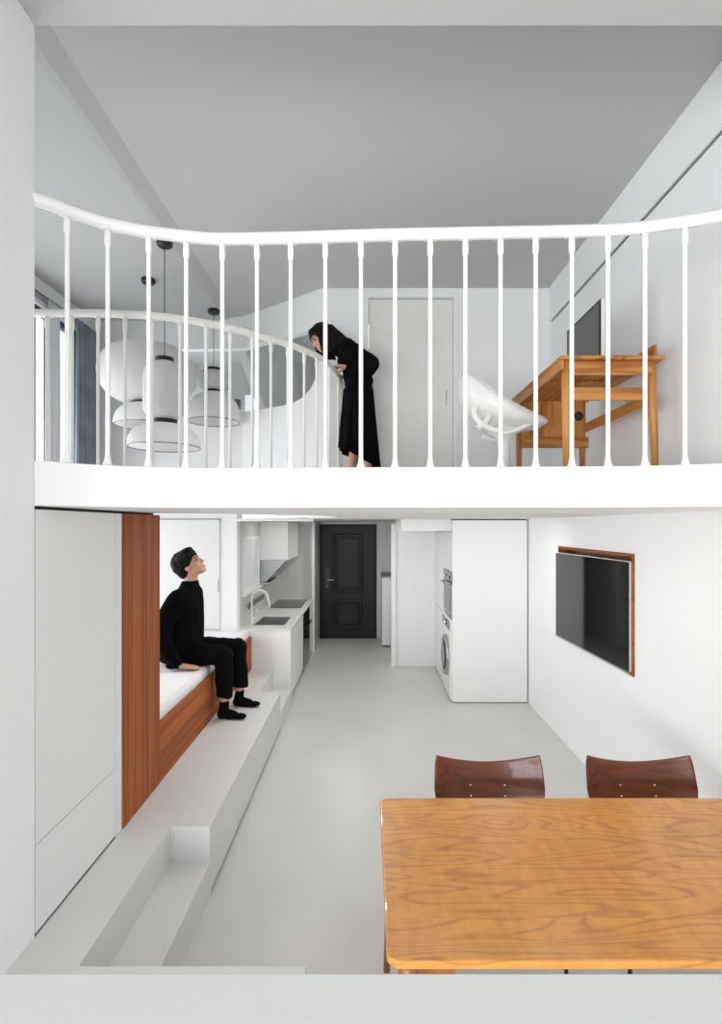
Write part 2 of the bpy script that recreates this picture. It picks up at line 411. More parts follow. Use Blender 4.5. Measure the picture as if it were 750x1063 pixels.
# ------------------------------------------------------------------ railings
def at_px(rail, px):
    best = None
    for a, b in zip(rail, rail[1:]):
        xa = CX + F*a.x/a.y; xb = CX + F*b.x/b.y
        if min(xa, xb) <= px <= max(xa, xb) and xa != xb:
            t = (px-xa)/(xb-xa); return a.lerp(b, t), (b-a).normalized()
    return None
def railing(name, label, rail, posts, m, rr):
    root = thing(name, label, 'railing', (rail[len(rail)//2].x, rail[len(rail)//2].y, ZF))
    MB().tube(rail, rr, 18).build('handrail', m, root)
    for p, t in posts:
        mb = MB(); x, y = p.x, p.y; zt = H+RH-rr+.004
        mb.lathe((x, y, 0), [(.0, ZF+.0005), (.021, ZF+.0005), (.021, ZF+.006), (.015, ZF+.02), (.0098, ZF+.05), (.0094, zt-.075), (.0132, zt-.07), (.0142, zt-.04), (.013, zt-.025), (.013, zt), (0, zt)], 16)
        po = mb.build('baluster', m, root)
        n = Vector((-t.y, t.x, 0)); tt = Vector((t.x, t.y, 0)).normalized()
        pl = MB(); c = Vector((x, y, zt-.005))
        pts = [c + tt*.033*a + n*.011*b for a, b in ((-1,-.6),(-.8,-1),(.8,-1),(1,-.6),(1,.6),(.8,1),(-.8,1),(-1,.6))]
        pl.prism(pts, (0, 0, .004)); pl.build('mounting_plate', m, po)
    return root
px1 = [70,112,154.5,193.5,231,267,302,338,375,410.5,447,483.5,520,556.5,594,631.5,670,711.5]
posts = [at_px(rail1, x) for x in px1] + [at_px(rail1, x) for x in (755, 800)]
railing('railing', 'long white curved railing along the near edge of the upper floor', rail1, [p for p in posts if p], 'rail', .0265)
px2 = [49,75,102,130,158,187,214,239,262,281.5,299,316,329,342]
posts = [at_px(rail2, x) for x in px2]
posts += [(Vector((-.255, y, H+RH)), Vector((0,1,0))) for y in (4.53, 4.80, 5.05)]
railing('railing', 'cream-white curved railing around the void with the paper lamps, held by the leaning person', rail2, [p for p in posts if p], 'rail2', .0235)

# ------------------------------------------------------------------ pendant lamps
def pendant(px, cy, label, build):
    Y = F*2.32/(HY-cy); X = (px-CX)*Y/F; s = Y/F
    root = thing('pendant_lamp', label, 'lamp', (X, Y, 4.32), 'white paper pendant lamps over the void')
    zz = lambda y: H-(y-HY)*s
    MB().lathe((X, Y, 0), [(0,4.282),(.055,4.282),(.062,4.295),(.062,4.32),(0,4.32)], 32).build('ceiling_canopy', 'blackmetal', root)
    build(root, X, Y, s, zz)
    return root
def ring(root, X, Y, z, r, h):
    MB().lathe((X, Y, 0), [(0,z-h/2),(r*.97,z-h/2),(r,z-h/2+.002),(r,z+h/2-.002),(r*.97,z+h/2),(0,z+h/2)], 40).build('ring', 'blackmetal', root)
def shade(root, X, Y, prof, name, seams=16):
    o = MB().lathe((X, Y, 0), prof, 64).build(name, 'paper', root)
    md = o.modifiers.new('thick', 'SOLIDIFY'); md.thickness = .004; md.offset = 0
    rb = MB()
    for z_i in (-1,):
        r, z = prof[z_i]; rb.tube([(X+r*math.cos(a*2*PI/48), Y+r*math.sin(a*2*PI/48), z) for a in range(49)], .004, 8, False)
    rb.build('rim_wire', 'grey', o)
    return o
def l1(root, X, Y, s, zz):
    MB().tube([(X, Y, zz(372)), (X, Y, 4.29)], .0035, 8).build('cord', 'blackmetal', root)
    ring(root, X, Y, zz(374), 9*s, 5*s); ring(root, X, Y, zz(438), 12.5*s, 5*s)
    z0, z1 = zz(436), zz(376)
    prof = [(8.5*s, z1)] + [(s*(13+8*math.sin(min(1, t*4)*PI/2)) if t < .25 else (21*s if t < .8 else s*(12+9*math.cos((t-.8)/.2*PI/2))), z1+(z0-z1)*t) for t in [i/20 for i in range(1,21)]]
    shade(root, X, Y, prof, 'upper_shade')
    shade(root, X, Y, [(s*12.5, zz(441))] + [(s*(12.5+23.5*math.sin(t*PI/2)), zz(441)+(zz(462)-zz(441))*(1-math.cos(t*PI/2))) for t in [i/14 for i in range(1,15)]] + [(35.5*s, zz(464.5))], 'lower_shade')
def l2(root, X, Y, s, zz):
    MB().tube([(X, Y, zz(359)), (X, Y, 4.29)], .0035, 8).build('cord', 'blackmetal', root)
    ring(root, X, Y, zz(359), 12*s, 4*s); ring(root, X, Y, zz(419), 15*s, 4*s)
    shade(root, X, Y, [(s*(12+36*math.sin(t*PI)**.75), zz(389)+ (zz(360)-zz(389))*math.cos(t*PI)) for t in [i/30 for i in range(31)]], 'upper_shade')
    shade(root, X, Y, [(s*(15+18*math.sin(t*PI/2)), zz(421)+(zz(440)-zz(421))*(1-math.cos(t*PI/2))) for t in [i/14 for i in range(15)]] + [(32*s, zz(442))], 'lower_shade')
def l3(root, X, Y, s, zz):
    MB().tube([(X, Y, zz(385)), (X, Y, 4.29)], .0035, 8).build('cord', 'blackmetal', root)
    ring(root, X, Y, zz(384), 7.5*s, 3.4*s); ring(root, X, Y, zz(407), 7.5*s, 3.4*s)
    shade(root, X, Y, [(s*(7+10*math.sin(t*PI)**.8), zz(395.5)+(zz(386)-zz(395.5))*math.cos(t*PI)) for t in [i/20 for i in range(21)]], 'upper_shade')
    shade(root, X, Y, [(s*(7.5+18.8*math.sin(t*PI/2)), zz(408)+(zz(431)-zz(408))*(1-math.cos(t*PI/2))) for t in [i/14 for i in range(15)]] + [(26*s, zz(438))], 'lower_shade')
pendant(171, 251, 'nearest white paper pendant lamp with a tall cylinder above a shallow bell', l1)
pendant(154, 290, 'white paper pendant lamp with a very large round ball shade above a small bell', l2)
pendant(222, 322, 'white paper pendant lamp with a small ball above a wide dome, set farthest right', l3)

# ------------------------------------------------------------------ platform with its two stair recesses
X1, X2, ZP = -.85, -1.064, .38
pf = MB()
pf.prism([(LX,1.163,ZP-.035),(-.227,1.163,ZP-.035),(-.227,1.914,ZP-.035),(X2,1.914,ZP-.035),(X2,2.80,ZP-.035),(X1,2.80,ZP-.035),(X1,5.07,ZP-.035),(X2,5.07,ZP-.035),(X2,5.865,ZP-.035),(LX,5.865,ZP-.035)], (0,0,.035))
pf.prism([(LX,1.163,0),(-.227,1.163,0),(-.227,1.914,0),(X2,1.914,0),(X2,2.80,0),(X1,2.80,0),(X1,2.822,0),(X1-.04,2.822,0),(X1-.04,5.048,0),(X1,5.048,0),(X1,5.07,0),(X2,5.07,0),(X2,5.865,0),(LX,5.865,0)], (0,0,ZP-.035))
plat = pf.build('raised_platform', 'plat')
tag(plat, 'long light grey raised platform along the left wall under the sitting man', 'platform')
for a, b_ in ((2.825, 3.9), (3.905, 5.045)):
    MB().box(X1-.018, X1-.001, a, b_, .028, ZP-.041).build('drawer_front', 'plat', plat, bevel=.0015)
MB().box(X1-.039, X1-.022, 2.825, 5.045, .0, .05).build('plinth', 'dark', plat)  # dark colour puts the toe recess shadow into the plinth
tag(box('step', 'plat', X2, X1, 1.914, 2.80, 0, .19), 'low grey step let into the near end of the platform', 'step')
tag(box('step', 'plat', X2, X1, 5.07, 5.865, 0, .185), 'low grey step at the far end of the platform beside the kitchen', 'step')

# ------------------------------------------------------------------ wardrobe, wooden cabinet, bed
ZW = 2.066
wr = thing('wardrobe', 'tall white handleless wardrobe built against the near left wall', 'wardrobe', (LX-.3, 2.4, ZP))
box('body', 'lacquer', -1.95, LX-.02, 2.055, 2.775, ZP, ZW-.002, wr)
box('door', 'lacquer', LX-.019, LX, 2.058, 2.70, .738, ZW, wr, bevel=.0015)
box('drawer', 'lacquer', LX-.019, LX, 2.058, 2.70, ZP+.008, .734, wr, bevel=.0015)
box('end_panel', 'lacquer', LX-.019, LX+.001, 2.703, 2.776, ZP+.002, ZW, wr, bevel=.0015)
wc = thing('wooden_cabinet', 'floor-to-ceiling red-brown wood cabinet at the head of the bed', 'cabinet', (LX-.3, 3.0, ZP))
box('body', 'veneer', -3.0, LX-.004, 2.782, 3.268, ZP, ZW, wc)
box('front_panel', 'veneer', LX-.004, LX+.006, 2.779, 3.27, ZP+.001, ZW+.001, wc, bevel=.001)
struct('gap_shadow_filler', 'dark', -2.9, LX-.03, 2.055, 3.26, ZW+.0015, ZS)  # black filler standing in for the shadow in the gap above the wardrobe
bd = thing('bed_base', 'low built-in bed base of red-brown wood under the white mattress', 'bed', (-2.2, 4.5, 0))
box('body', 'veneer_h', -3.05, LX-.02, 3.272, 5.865, 0, .70, bd)
box('front_board', 'veneer_h', LX-.02, LX+.004, 3.272, 5.863, ZP+.001, .753, bd, bevel=.002)
mt = box('mattress', 'mattress', -3.03, LX-.028, 3.29, 5.85, .702, .822, bevel=.035)
mt.modifiers['bevel'].segments = 6
tag(mt, 'thick white mattress the man in black sits on', 'mattress')

# sliding closet in the wall behind the bed
sd = MB().box(-2.9, -1.672, 5.853, 5.868, .84, 2.07).build('sliding_door', 'lacquer', bevel=.0015)
tag(sd, 'white sliding closet door behind the bed with a small recessed pull', 'door')
MB().box(-1.684, -1.676, 5.849, 5.854, 1.26, 1.40).build('recessed_pull', 'grey', sd)
struct('trim_7', 'grey', -2.95, -1.66, 5.855, 5.87, 2.071, 2.079)

# ------------------------------------------------------------------ kitchen
KX0, KX1, KZ = -1.478, -.87, .83
kb = thing('kitchen_base_cabinet', 'white kitchen base cabinet under the sink with a broad side panel', 'cabinet', (-1.17, 6.4, 0))
box('side_panel', 'lacquer', KX0+.001, KX1, 5.872, 5.895, 0, KZ-.022, kb)
box('body', 'lacquer', KX0+.004, KX1-.03, 5.896, 7.05, .06, KZ-.19, kb)
box('door', 'lacquer', KX1-.028, KX1-.006, 5.898, 6.47, .06, KZ-.026, kb)
box('door', 'lacquer', KX1-.028, KX1-.006, 6.474, 7.05, .06, KZ-.026, kb)
kc = thing('kitchen_base_cabinet', 'narrow white kitchen base cabinet beyond the black oven near the entrance door', 'cabinet', (-1.17, 8.1, 0))
box('body', 'lacquer', KX0+.004, KX1-.03, 7.82, 8.41, .02, KZ-.03, kc)
box('door', 'lacquer', KX1-.028, KX1-.006, 7.824, 8.27, .06, KZ-.026, kc)
wt = MB()
sx0, sx1, sy0, sy1 = -1.35, -.985, 6.14, 6.70
wt.box(KX0, KX1+.003, 5.868, sy0, KZ-.02, KZ); wt.box(KX0, KX1+.003, sy1, 8.418, KZ-.02, KZ)
wt.box(KX0, sx0, sy0, sy1, KZ-.02, KZ); wt.box(sx1, KX1+.003, sy0, sy1, KZ-.02, KZ)
tag(wt.build('worktop', 'offwhite'), 'continuous white kitchen worktop holding sink and hob', 'worktop')
sk = MB()
sk.box(sx0, sx1, sy0, sy1, KZ-.17, KZ-.165)
for b in ((sx0, sx0+.005, sy0, sy1), (sx1-.005, sx1, sy0, sy1), (sx0, sx1, sy0, sy0+.005), (sx0, sx1, sy1-.005, sy1)): sk.box(*b, KZ-.17, KZ-.001)
sk = sk.build('kitchen_sink', 'steel'); tag(sk, 'rectangular steel sink sunk into the white worktop', 'sink')
MB().lathe(((sx0+sx1)/2, 6.42, 0), [(0,KZ-.163),(.035,KZ-.163),(.04,KZ-.1645),(0,KZ-.1649)], 24).build('drain', 'chrome', sk)
fy, fx = 6.25, -1.395
fc = thing('kitchen_faucet', 'tall white gooseneck kitchen faucet standing beside the sink', 'faucet', (fx, fy, KZ))
s_ = fy/F
arc = [(fx, fy, KZ+.0), (fx, fy, KZ+.10), (fx, fy, KZ+.30)]
R_ = .098
arc += [(fx+R_-R_*math.cos(t), fy, KZ+.30+R_*math.sin(t)) for t in [i*PI/14 for i in range(1, 15)]]
arc += [(fx+2*R_+.006, fy, KZ+.27), (fx+2*R_+.010, fy, KZ+.245)]
MB().tube(arc, .0125, 16).build('spout', 'offwhite', fc)
MB().cap((fx+2*R_+.010, fy, KZ+.25), (fx+2*R_+.018, fy, KZ+.185), .017, .015).build('spray_head', 'chrome', fc)
MB().lathe((fx, fy, 0), [(0,KZ),(.028,KZ),(.028,KZ+.01),(.02,KZ+.02),(.02,KZ+.12),(.014,KZ+.125)], 24).build('base', 'offwhite', fc)
MB().cap((fx+.015, fy-.01, KZ+.09), (fx+.055, fy-.02, KZ+.16), .008, .006).build('lever', 'chrome', fc)
hb = box('cooktop', 'blackglass', -1.42, -.955, 7.42, 8.22, KZ+.0, KZ+.008, bevel=.002)
tag(hb, 'black glass hob set in the far end of the worktop', 'cooktop')
ov = thing('dishwasher', 'black built-in dishwasher with a bar handle under the worktop', 'dishwasher', (-1.17, 7.43, 0))
box('body', 'blackmetal', KX0+.02, KX1-.03, 7.06, 7.81, .02, KZ-.03, ov)
box('door', 'blackglass', KX1-.029, KX1-.002, 7.062, 7.808, .03, .62, ov)
box('control_panel', 'blackglass', KX1-.029, KX1-.002, 7.062, 7.808, .625, KZ-.03, ov)
h = MB().tube([(KX1+.035, 7.12, .60), (KX1+.035, 7.75, .60)], .009, 12)
for y in (7.16, 7.71): h.tube([(KX1-.004, y, .60), (KX1+.035, y, .60)], .006, 10)
h.build('handle', 'blackmetal', ov)
rh = thing('range_hood', 'white box range hood with a slanting dark glass underside', 'range hood', (-1.28, 7.6, 1.2))
box('cover_box', 'lacquer', -1.474, -1.09, 7.10, 8.20, 1.535, 2.055, rh)
ph = [(-1.474, 7.12, 1.532), (-1.105, 7.12, 1.532), (-1.385, 7.12, 1.24), (-1.474, 7.12, 1.22)]
MB().prism(ph, (0, 1.06, 0)).build('slanted_body', 'steel', rh)
MB().prism([(-1.095, 7.11, 1.53), (-1.37, 7.11, 1.243), (-1.378, 7.11, 1.250), (-1.103, 7.11, 1.535)], (0, 1.08, 0)).build('glass_panel', 'blackglass', rh)
MB().box(-1.45, -1.36, 7.13, 7.9, 1.205, 1.222).build('light_strip', 'chrome', rh)
sr = thing('power_track', 'dark power track mounted on the splashback left of the faucet', 'power track', (KX0+.01, 6.8, 1.0))
box('track', 'grey', KX0, KX0+.025, 6.28, 7.30, .985, 1.045, sr)
box('end_socket', 'chrome', KX0, KX0+.03, 6.24, 6.31, .975, 1.055, sr)
kw = MB()
for y in (6.14, 6.56, 6.98): kw.box(KX0, KX0+.018, y, y+.05, 1.20, 1.87)
for z in (1.20, 1.83):
    for y in (6.19, 6.61): kw.box(KX0, KX0+.018, y+.0005, y+.3695, z, z+.04)
kw = kw.build('window_3', 'lacquer', kind='structure')
MB().box(KX0, KX0+.005, 6.16, 7.0, 1.22, 1.85).build('pane', 'sheer', kw)
MB().box(KX0, KX0+.05, 6.08, 7.08, 1.17, 1.20).build('window_sill', 'lacquer', kw, bevel=.002)

# ------------------------------------------------------------------ entrance door
def D(x, y):   # crop of the door measured in its own pixels
    px, py = 320+x/6.25, 530+y/6.25; return P(px, py, 9.3)
dx0, dx1, dz1 = -.848, .145, 2.03
ed = MB().box(dx0+.02, dx1-.02, 9.30, 9.35, .01, dz1-.02).build('door_1', 'door_dark', bevel=.003, kind='structure')
fr = MB(); fr.box(dx0-.012, dx0+.02, 9.27, 9.36, 0, dz1); fr.box(dx1-.02, dx1+.012, 9.27, 9.36, 0, dz1); fr.box(dx0-.012, dx1+.012, 9.27, 9.36, dz1-.02, dz1+.004)
fr.build('door_frame', 'door_dark', ed, bevel=.003)
for (a, b, c, d_) in ((160,150,358,530), (162,580,355,765)):
    p, q = D(a, b), D(c, d_); x0, x1, z1, z0 = p.x, q.x, p.z, q.z
    mo = MB(); wd = .05
    mo.box(x0, x1, 9.255, 9.30, z1-wd, z1); mo.box(x0, x1, 9.255, 9.30, z0, z0+wd); mo.box(x0, x0+wd, 9.255, 9.30, z0+wd, z1-wd); mo.box(x1-wd, x1, 9.255, 9.30, z0+wd, z1-wd)
    mo.build('panel_moulding', 'door_dark', ed, bevel=.014)
    MB().box(x0+.08, x1-.08, 9.272, 9.30, z0+.08, z1-.08).build('raised_panel', 'door_dark', ed, bevel=.012)
p, q = D(110, 370), D(140, 505)
hd = MB().box(p.x, q.x, 9.28, 9.30, q.z, p.z).build('lock_plate', 'blackmetal', ed, bevel=.004)
MB().cap((p.x+.035, 9.262, D(0,448).z), (p.x+.17, 9.258, D(0,448).z), .011, .009).cap((p.x+.035, 9.28, D(0,448).z), (p.x+.035, 9.262, D(0,448).z), .011).build('lever', 'steel', hd)
MB().ell((p.x+.035, 9.277, D(0,490).z), (.012,.006,.012)).build('keyhole', 'steel', hd)
struct('trim_8', 'dark', dx0, dx1, 9.24, 9.36, 0, .012)
sc_ = thing('shoe_cabinet', 'waist-high pale cabinet with dark top right of the dark entrance door', 'cabinet', (.43, 8.8, 0))
box('body', 'lacquer', .236, .618, 8.575, 9.20, .03, 1.15, sc_)
for i in range(3): box('door', 'lacquer', .24+.126*i, .24+.126*i+.122, 8.558, 8.574, .04, 1.145, sc_)
box('top', 'grey', .228, .618, 8.56, 9.20, 1.152, 1.178, sc_)
ic = MB().box(.60, .62, 7.9, 8.05, 1.35, 1.75).build('intercom', 'blackmetal', bevel=.004); tag(ic, 'small dark intercom on the hallway wall above the shoe cabinet', 'intercom')
sw = MB().box(-.87, -.862, 9.0, 9.08, 1.25, 1.33).build('light_switch', 'offwhite', bevel=.002); tag(sw, 'small white light switch beside the entrance door', 'switch')

# ------------------------------------------------------------------ appliance wall on the right
AX = .957
ac = thing('tall_cabinet', 'tall white cabinet with a broad blank side panel left of the television wall', 'cabinet', (1.38, 6.2, 0))
box('side_panel', 'lacquer', AX, 1.800, 5.872, 5.90, .012, 2.066, ac)
box('upper_door', 'lacquer', AX, AX+.02, 5.902, 6.54, 1.475, 1.94, ac)
box('body', 'lacquer', AX+.022, 1.795, 5.902, 6.54, 1.475, 1.943, ac)
box('plinth', 'lacquer', AX+.05, 1.795, 5.902, 6.54, .0, .012, ac)
struct('trim_9', 'dark', AX, 1.80, 5.905, 5.955, 2.066, 2.078)
oven = thing('built_in_oven', 'steel built-in oven stacked above the washing machine', 'oven', (1.3, 6.2, .96))
box('body', 'steel', AX+.022, 1.6, 5.905, 6.535, .97, 1.47, oven)
box('door', 'steel', AX-.004, AX+.02, 5.905, 6.535, .97, 1.33, oven)
box('window', 'blackglass', AX-.007, AX-.003, 5.99, 6.45, 1.02, 1.27, oven)
box('control_panel', 'blackglass', AX-.006, AX+.02, 5.905, 6.535, 1.335, 1.468, oven)
h = MB().tube([(AX-.05, 5.95, 1.325), (AX-.05, 6.49, 1.325)], .009, 12)
for y in (5.99, 6.45): h.tube([(AX-.004, y, 1.325), (AX-.05, y, 1.325)], .006, 10)
h.build('handle', 'steel', oven)
for y in (6.08, 6.36): MB().tube([(AX-.02, y, 1.40), (AX-.006, y, 1.40)], .018, 16).build('knob', 'chrome', oven)
ws = thing('washing_machine', 'white front-loading washing machine under the oven', 'washing machine', (1.25, 6.2, 0))
wb = MB().box(AX-.02, 1.5, 5.915, 6.525, .015, .93).build('body', 'offwhite', ws, bevel=.02, seg=4)
wy, wz = 6.22, .47
def disc(x0, x1, r0, r1, y=wy, z=wz, seg=40):
    mb = MB(); rg = []
    for x, r in ((x0, r0), (x1, r1)):
        rg.append([mb.bm.verts.new((x, y+r*math.cos(k*2*PI/seg), z+r*math.sin(k*2*PI/seg))) for k in range(seg)])
    for k in range(seg):
        f_ = mb.bm.faces.new((rg[0][k], rg[0][(k+1)%seg], rg[1][(k+1)%seg], rg[1][k])); f_.smooth = True
    mb.bm.faces.new(rg[0]); mb.bm.faces.new(rg[1]); return mb
disc(AX-.02, AX-.05, .245, .23).build('door_ring', 'steel', ws)
disc(AX-.05, AX-.062, .185, .15).build('door_glass', 'blackglass', ws)
MB().box(AX-.024, AX-.019, 5.95, 6.50, .80, .905).build('control_panel', 'blackglass', ws)
disc(AX-.024, AX-.045, .03, .027, 6.22, .852, 24).build('dial', 'chrome', ws)
tc2 = thing('tall_cabinet', 'tall white storage cabinet between the oven column and the partition wall', 'cabinet', (1.3, 6.98, 0))
box('body', 'lacquer', AX+.022, 1.795, 6.545, 7.415, .0, 1.943, tc2)
box('upper_door', 'lacquer', AX, AX+.02, 6.547, 7.41, .905, 1.92, tc2)
box('lower_door', 'lacquer', AX, AX+.02, 6.547, 7.41, .02, .895, tc2)

# ------------------------------------------------------------------ television in its wooden niche
nf = thing('television_niche_frame', 'thin brown wooden frame lining the wall recess around the television', 'frame', (RX, 4.23, NZ0))
f = MB(); fw = .022; fx0, fx1 = RX-.012, RX+.088
f.box(fx0, fx1, NY0+.001, NY1-.001, NZ1-fw, NZ1-.001); f.box(fx0, fx1, NY0+.001, NY1-.001, NZ0+.001, NZ0+fw)
f.box(fx0, fx1, NY0+.001, NY0+fw, NZ0+fw, NZ1-fw); f.box(fx0, fx1, NY1-fw, NY1-.001, NZ0+fw, NZ1-fw)
f.build('lining', 'veneer_h', nf, bevel=.001)
MB().box(RX+.078, RX+.088, NY0+fw, NY1-fw, NZ0+fw, NZ1-fw).build('backing', 'walnut', nf)
tv = thing('television', 'large flat black television angled out of its wooden wall niche', 'television', (1.79, 4.2, .98))
a = Vector((1.802, 3.585)); b = Vector((1.752, 4.845)); dd = (b-a).normalized(); nn = Vector((dd.y, -dd.x))
if nn.x < 0: nn = -nn
def slabp(o0, o1, z0, z1, t0=0, t1=0):
    A = a + nn*o0 + dd*t0; B = b + nn*o0 - dd*t0
    return MB().prism([(A.x,A.y,z0),(B.x,B.y,z0),(B.x,B.y,z1),(A.x,A.y,z1)], (nn.x*(o1-o0), nn.y*(o1-o0), 0))
slabp(.004, .026, .985, 1.755).build('casing', 'lacquer', tv, bevel=.002)
slabp(-.001, .004, .992, 1.750, .005).build('screen', 'screen', tv)
slabp(-.002, .003, .979, .993).build('lower_bezel', 'steel', tv)
MB().box(1.80, RX+.08, 4.1, 4.3, 1.25, 1.45).build('wall_mount', 'blackmetal', tv)

# ------------------------------------------------------------------ dining table
TX0, TX1, TY0, TY1, TZ = .055, 1.775, 1.495, 2.394, .75
tb = thing('dining_table', 'large rectangular cherry wood dining table with rounded corners', 'table', (.9, 1.95, 0))
def rrect(x0, x1, y0, y1, r, n=8):
    pts = []
    for cx, cy, a0 in ((x1-r, y1-r, 0), (x0+r, y1-r, PI/2), (x0+r, y0+r, PI), (x1-r, y0+r, 1.5*PI)):
        for k in range(n+1): pts.append((cx+r*math.cos(a0+k*PI/2/n), cy+r*math.sin(a0+k*PI/2/n)))
    return pts
tt = MB().prism([(x, y, TZ-.028) for x, y in rrect(TX0, TX1, TY0, TY1, .04)], (0, 0, .028)).build('tabletop', 'cherry', tb, bevel=.007, seg=3)
for (lx, ly, sx, sy) in ((TX0+.05, TY0+.06, 1, 1), (TX1-.05, TY0+.06, -1, 1), (TX0+.05, TY1-.06, 1, -1), (TX1-.05, TY1-.06, -1, -1)):
    lg = MB(); rings_ = []
    for z, w_, off in ((TZ-.029, .036, .02), (TZ-.12, .03, .012), (.35, .022, -.005), (0, .016, -.02)):
        c = Vector((lx+sx*off, ly+sy*off*.4, z)); rings_.append([lg.bm.verts.new(c+Vector((w_*math.cos(k*PI/8)*.9, w_*math.sin(k*PI/8), 0))) for k in range(16)])
    for A, B in zip(rings_, rings_[1:]):
        for k in range(16):
            f_ = lg.bm.faces.new((A[k], A[(k+1)%16], B[(k+1)%16], B[k])); f_.smooth = True
    lg.bm.faces.new(rings_[0]); lg.bm.faces.new(rings_[-1])
    lg.build('leg', 'cherry_leg', tb)
def apron(y):
    pts = [(TX0+.09, y, TZ-.029), (TX1-.09, y, TZ-.029)]
    pts += [(TX1-.09, y, TZ-.17)] + [(TX1-.09-.12*math.sin(t*PI/2), y, TZ-.17+.10*(1-math.cos(t*PI/2))) for t in (.25,.5,.75,1)]
    pts += [(TX0+.09+.12*math.sin(t*PI/2), y, TZ-.17+.10*(1-math.cos(t*PI/2))) for t in (1,.75,.5,.25)] + [(TX0+.09, y, TZ-.17)]
    MB().prism(pts, (0, .022, 0)).build('apron', 'cherry_leg', tb, bevel=.002)
apron(TY0+.055); apron(TY1-.08)
for x in (TX0+.07, TX1-.09): box('end_apron', 'cherry_leg', x, x+.022, TY0+.08, TY1-.082, TZ-.10, TZ-.029, tb)

# ------------------------------------------------------------------ dining chairs
xc = .604
ch = thing('dining_chair', 'walnut dining chair behind the left half of the table, farther from the television wall', 'chair', (xc, 2.4, 0), 'walnut dining chairs behind the table')
def backf(u, v):
    a = 2*u-1; w_ = .268 + .010*(1-v)
    edge = 1 - .03*max(0, abs(2*v-1)-.6)/.4
    z = .655 - .030*(1-abs(a)**2) + v*(.150 + .018*(1-a*a) + .045*abs(a)**1.9)
    return (xc + a*w_*edge, 2.565 + .05*v + .055*(1-a*a), z)
bk = MB().grid(backf, 36, 12, .011).build('backrest', 'walnut', ch, bevel=.004)
for sx in (-.085, .085):
    for v in (.1, .38):
        p = Vector(backf(.5+sx/.54, v)); MB().ell(p+Vector((0, -.012, 0)), (.0055, .003, .0055), seg=12, rings=8).build('bolt', 'chrome', bk)
def seatf(u, v):
    a = 2*u-1; b = v
    w_ = .215 + .02*b - .03*max(0, b-.8)/.2*0
    return (xc + a*w_, 2.13 + .42*(1-b)+0, .445 + .012*a*a - .02*max(0, b-.75)/.25 - .012*math.sin((1-b)*PI))
MB().grid(seatf, 20, 20, .011).build('seat', 'walnut', ch, bevel=.003)
for sx in (-1, 1):
    MB().tube([(xc+sx*.19, 2.20, .43), (xc+sx*.235, 2.21, .25), (xc+sx*.247, 2.22, .0)], .009, 12).build('front_leg', 'blackmetal', ch)
    MB().tube([(xc+sx*.245, 2.80, .0), (xc+sx*.20, 2.62, .42), (xc+sx*.18, 2.655, .60), (xc+sx*.13, 2.652, .76)], .009, 12).build('back_leg', 'blackmetal', ch)
MB().tube([(xc-.2, 2.21, .428), (xc+.2, 2.21, .428)], .008, 10).tube([(xc-.2, 2.60, .425), (xc+.2, 2.60, .425)], .008, 10).tube([(xc-.19, 2.2, .428), (xc-.2, 2.61, .424)], .008, 10).tube([(xc+.19, 2.2, .428), (xc+.2, 2.61, .424)], .008, 10).build('seat_frame', 'blackmetal', ch)
dup(ch, (xc+.756, 2.4, 0), 'walnut dining chair behind the right half of the table, close to the television wall')

# ------------------------------------------------------------------ desk upstairs
DZT = 2.995
dk = thing('writing_desk', 'honey-coloured wooden desk standing upstairs against the right wall', 'desk', (1.42, 3.55, ZF))
kx0, kx1, ky0, ky1 = 1.125, 1.735, 3.03, 4.10
box('desktop', 'desk_y', kx0, kx1, ky0, ky1, DZT-.022, DZT, dk, bevel=.004)
box('side_edge', 'desk_y', kx0+.004, kx0+.024, ky0+.01, ky1-.01, DZT-.085, DZT-.023, dk, bevel=.002)
box('end_apron', 'desk_x', kx0+.05, kx1-.05, ky0+.03, ky0+.05, DZT-.105, DZT-.023, dk, bevel=.002)
box('back_upstand', 'desk_y', kx1-.05, kx1-.032, ky0+.03, ky1-.02, DZT+.001, DZT+.075, dk, bevel=.004)
zl = DZT-.023
def dleg(x, y, sx, sy, m='desk_z'):
    MB().tube([(x, y, zl), (x+sx*.01, y+sy*.008, zl-.25), (x+sx*.03, y+sy*.02, ZF)], [.026, .025, .017], 18).build('leg', m, dk)
dleg(kx0+.05, ky0+.055, 0, -.5); dleg(kx1-.055, ky0+.055, .8, -.5); dleg(kx0+.05, ky1-.07, 0, .5); dleg(kx1-.075, ky1-.07, .3, .5)
box('stretcher', 'desk_x', kx0+.06, kx1-.06, ky0+.048, ky0+.068, DZT-.25, DZT-.175, dk)
box('long_stretcher', 'desk_y', kx1-.085, kx1-.062, ky0+.06, ky1-.07, DZT-.28, DZT-.215, dk)
fp = MB().box(kx0+.055, kx1-.07, ky1-.12, ky1-.10, DZT-.33, DZT-.024).build('far_end_panel', 'desk_z', dk)
MB().tube([(1.615, ky1-.124, DZT-.155), (1.615, ky1-.119, DZT-.155)], .036, 24).build('cable_hole', 'dark', fp)
box('underside_tray', 'desk_y', kx0+.03, kx1-.10, ky0+.45, ky1-.12, DZT-.040, DZT-.024, dk)
box('lower_rail', 'desk_x', kx0+.055, kx1-.06, ky1-.16, ky1-.125, DZT-.40, DZT-.32, dk)
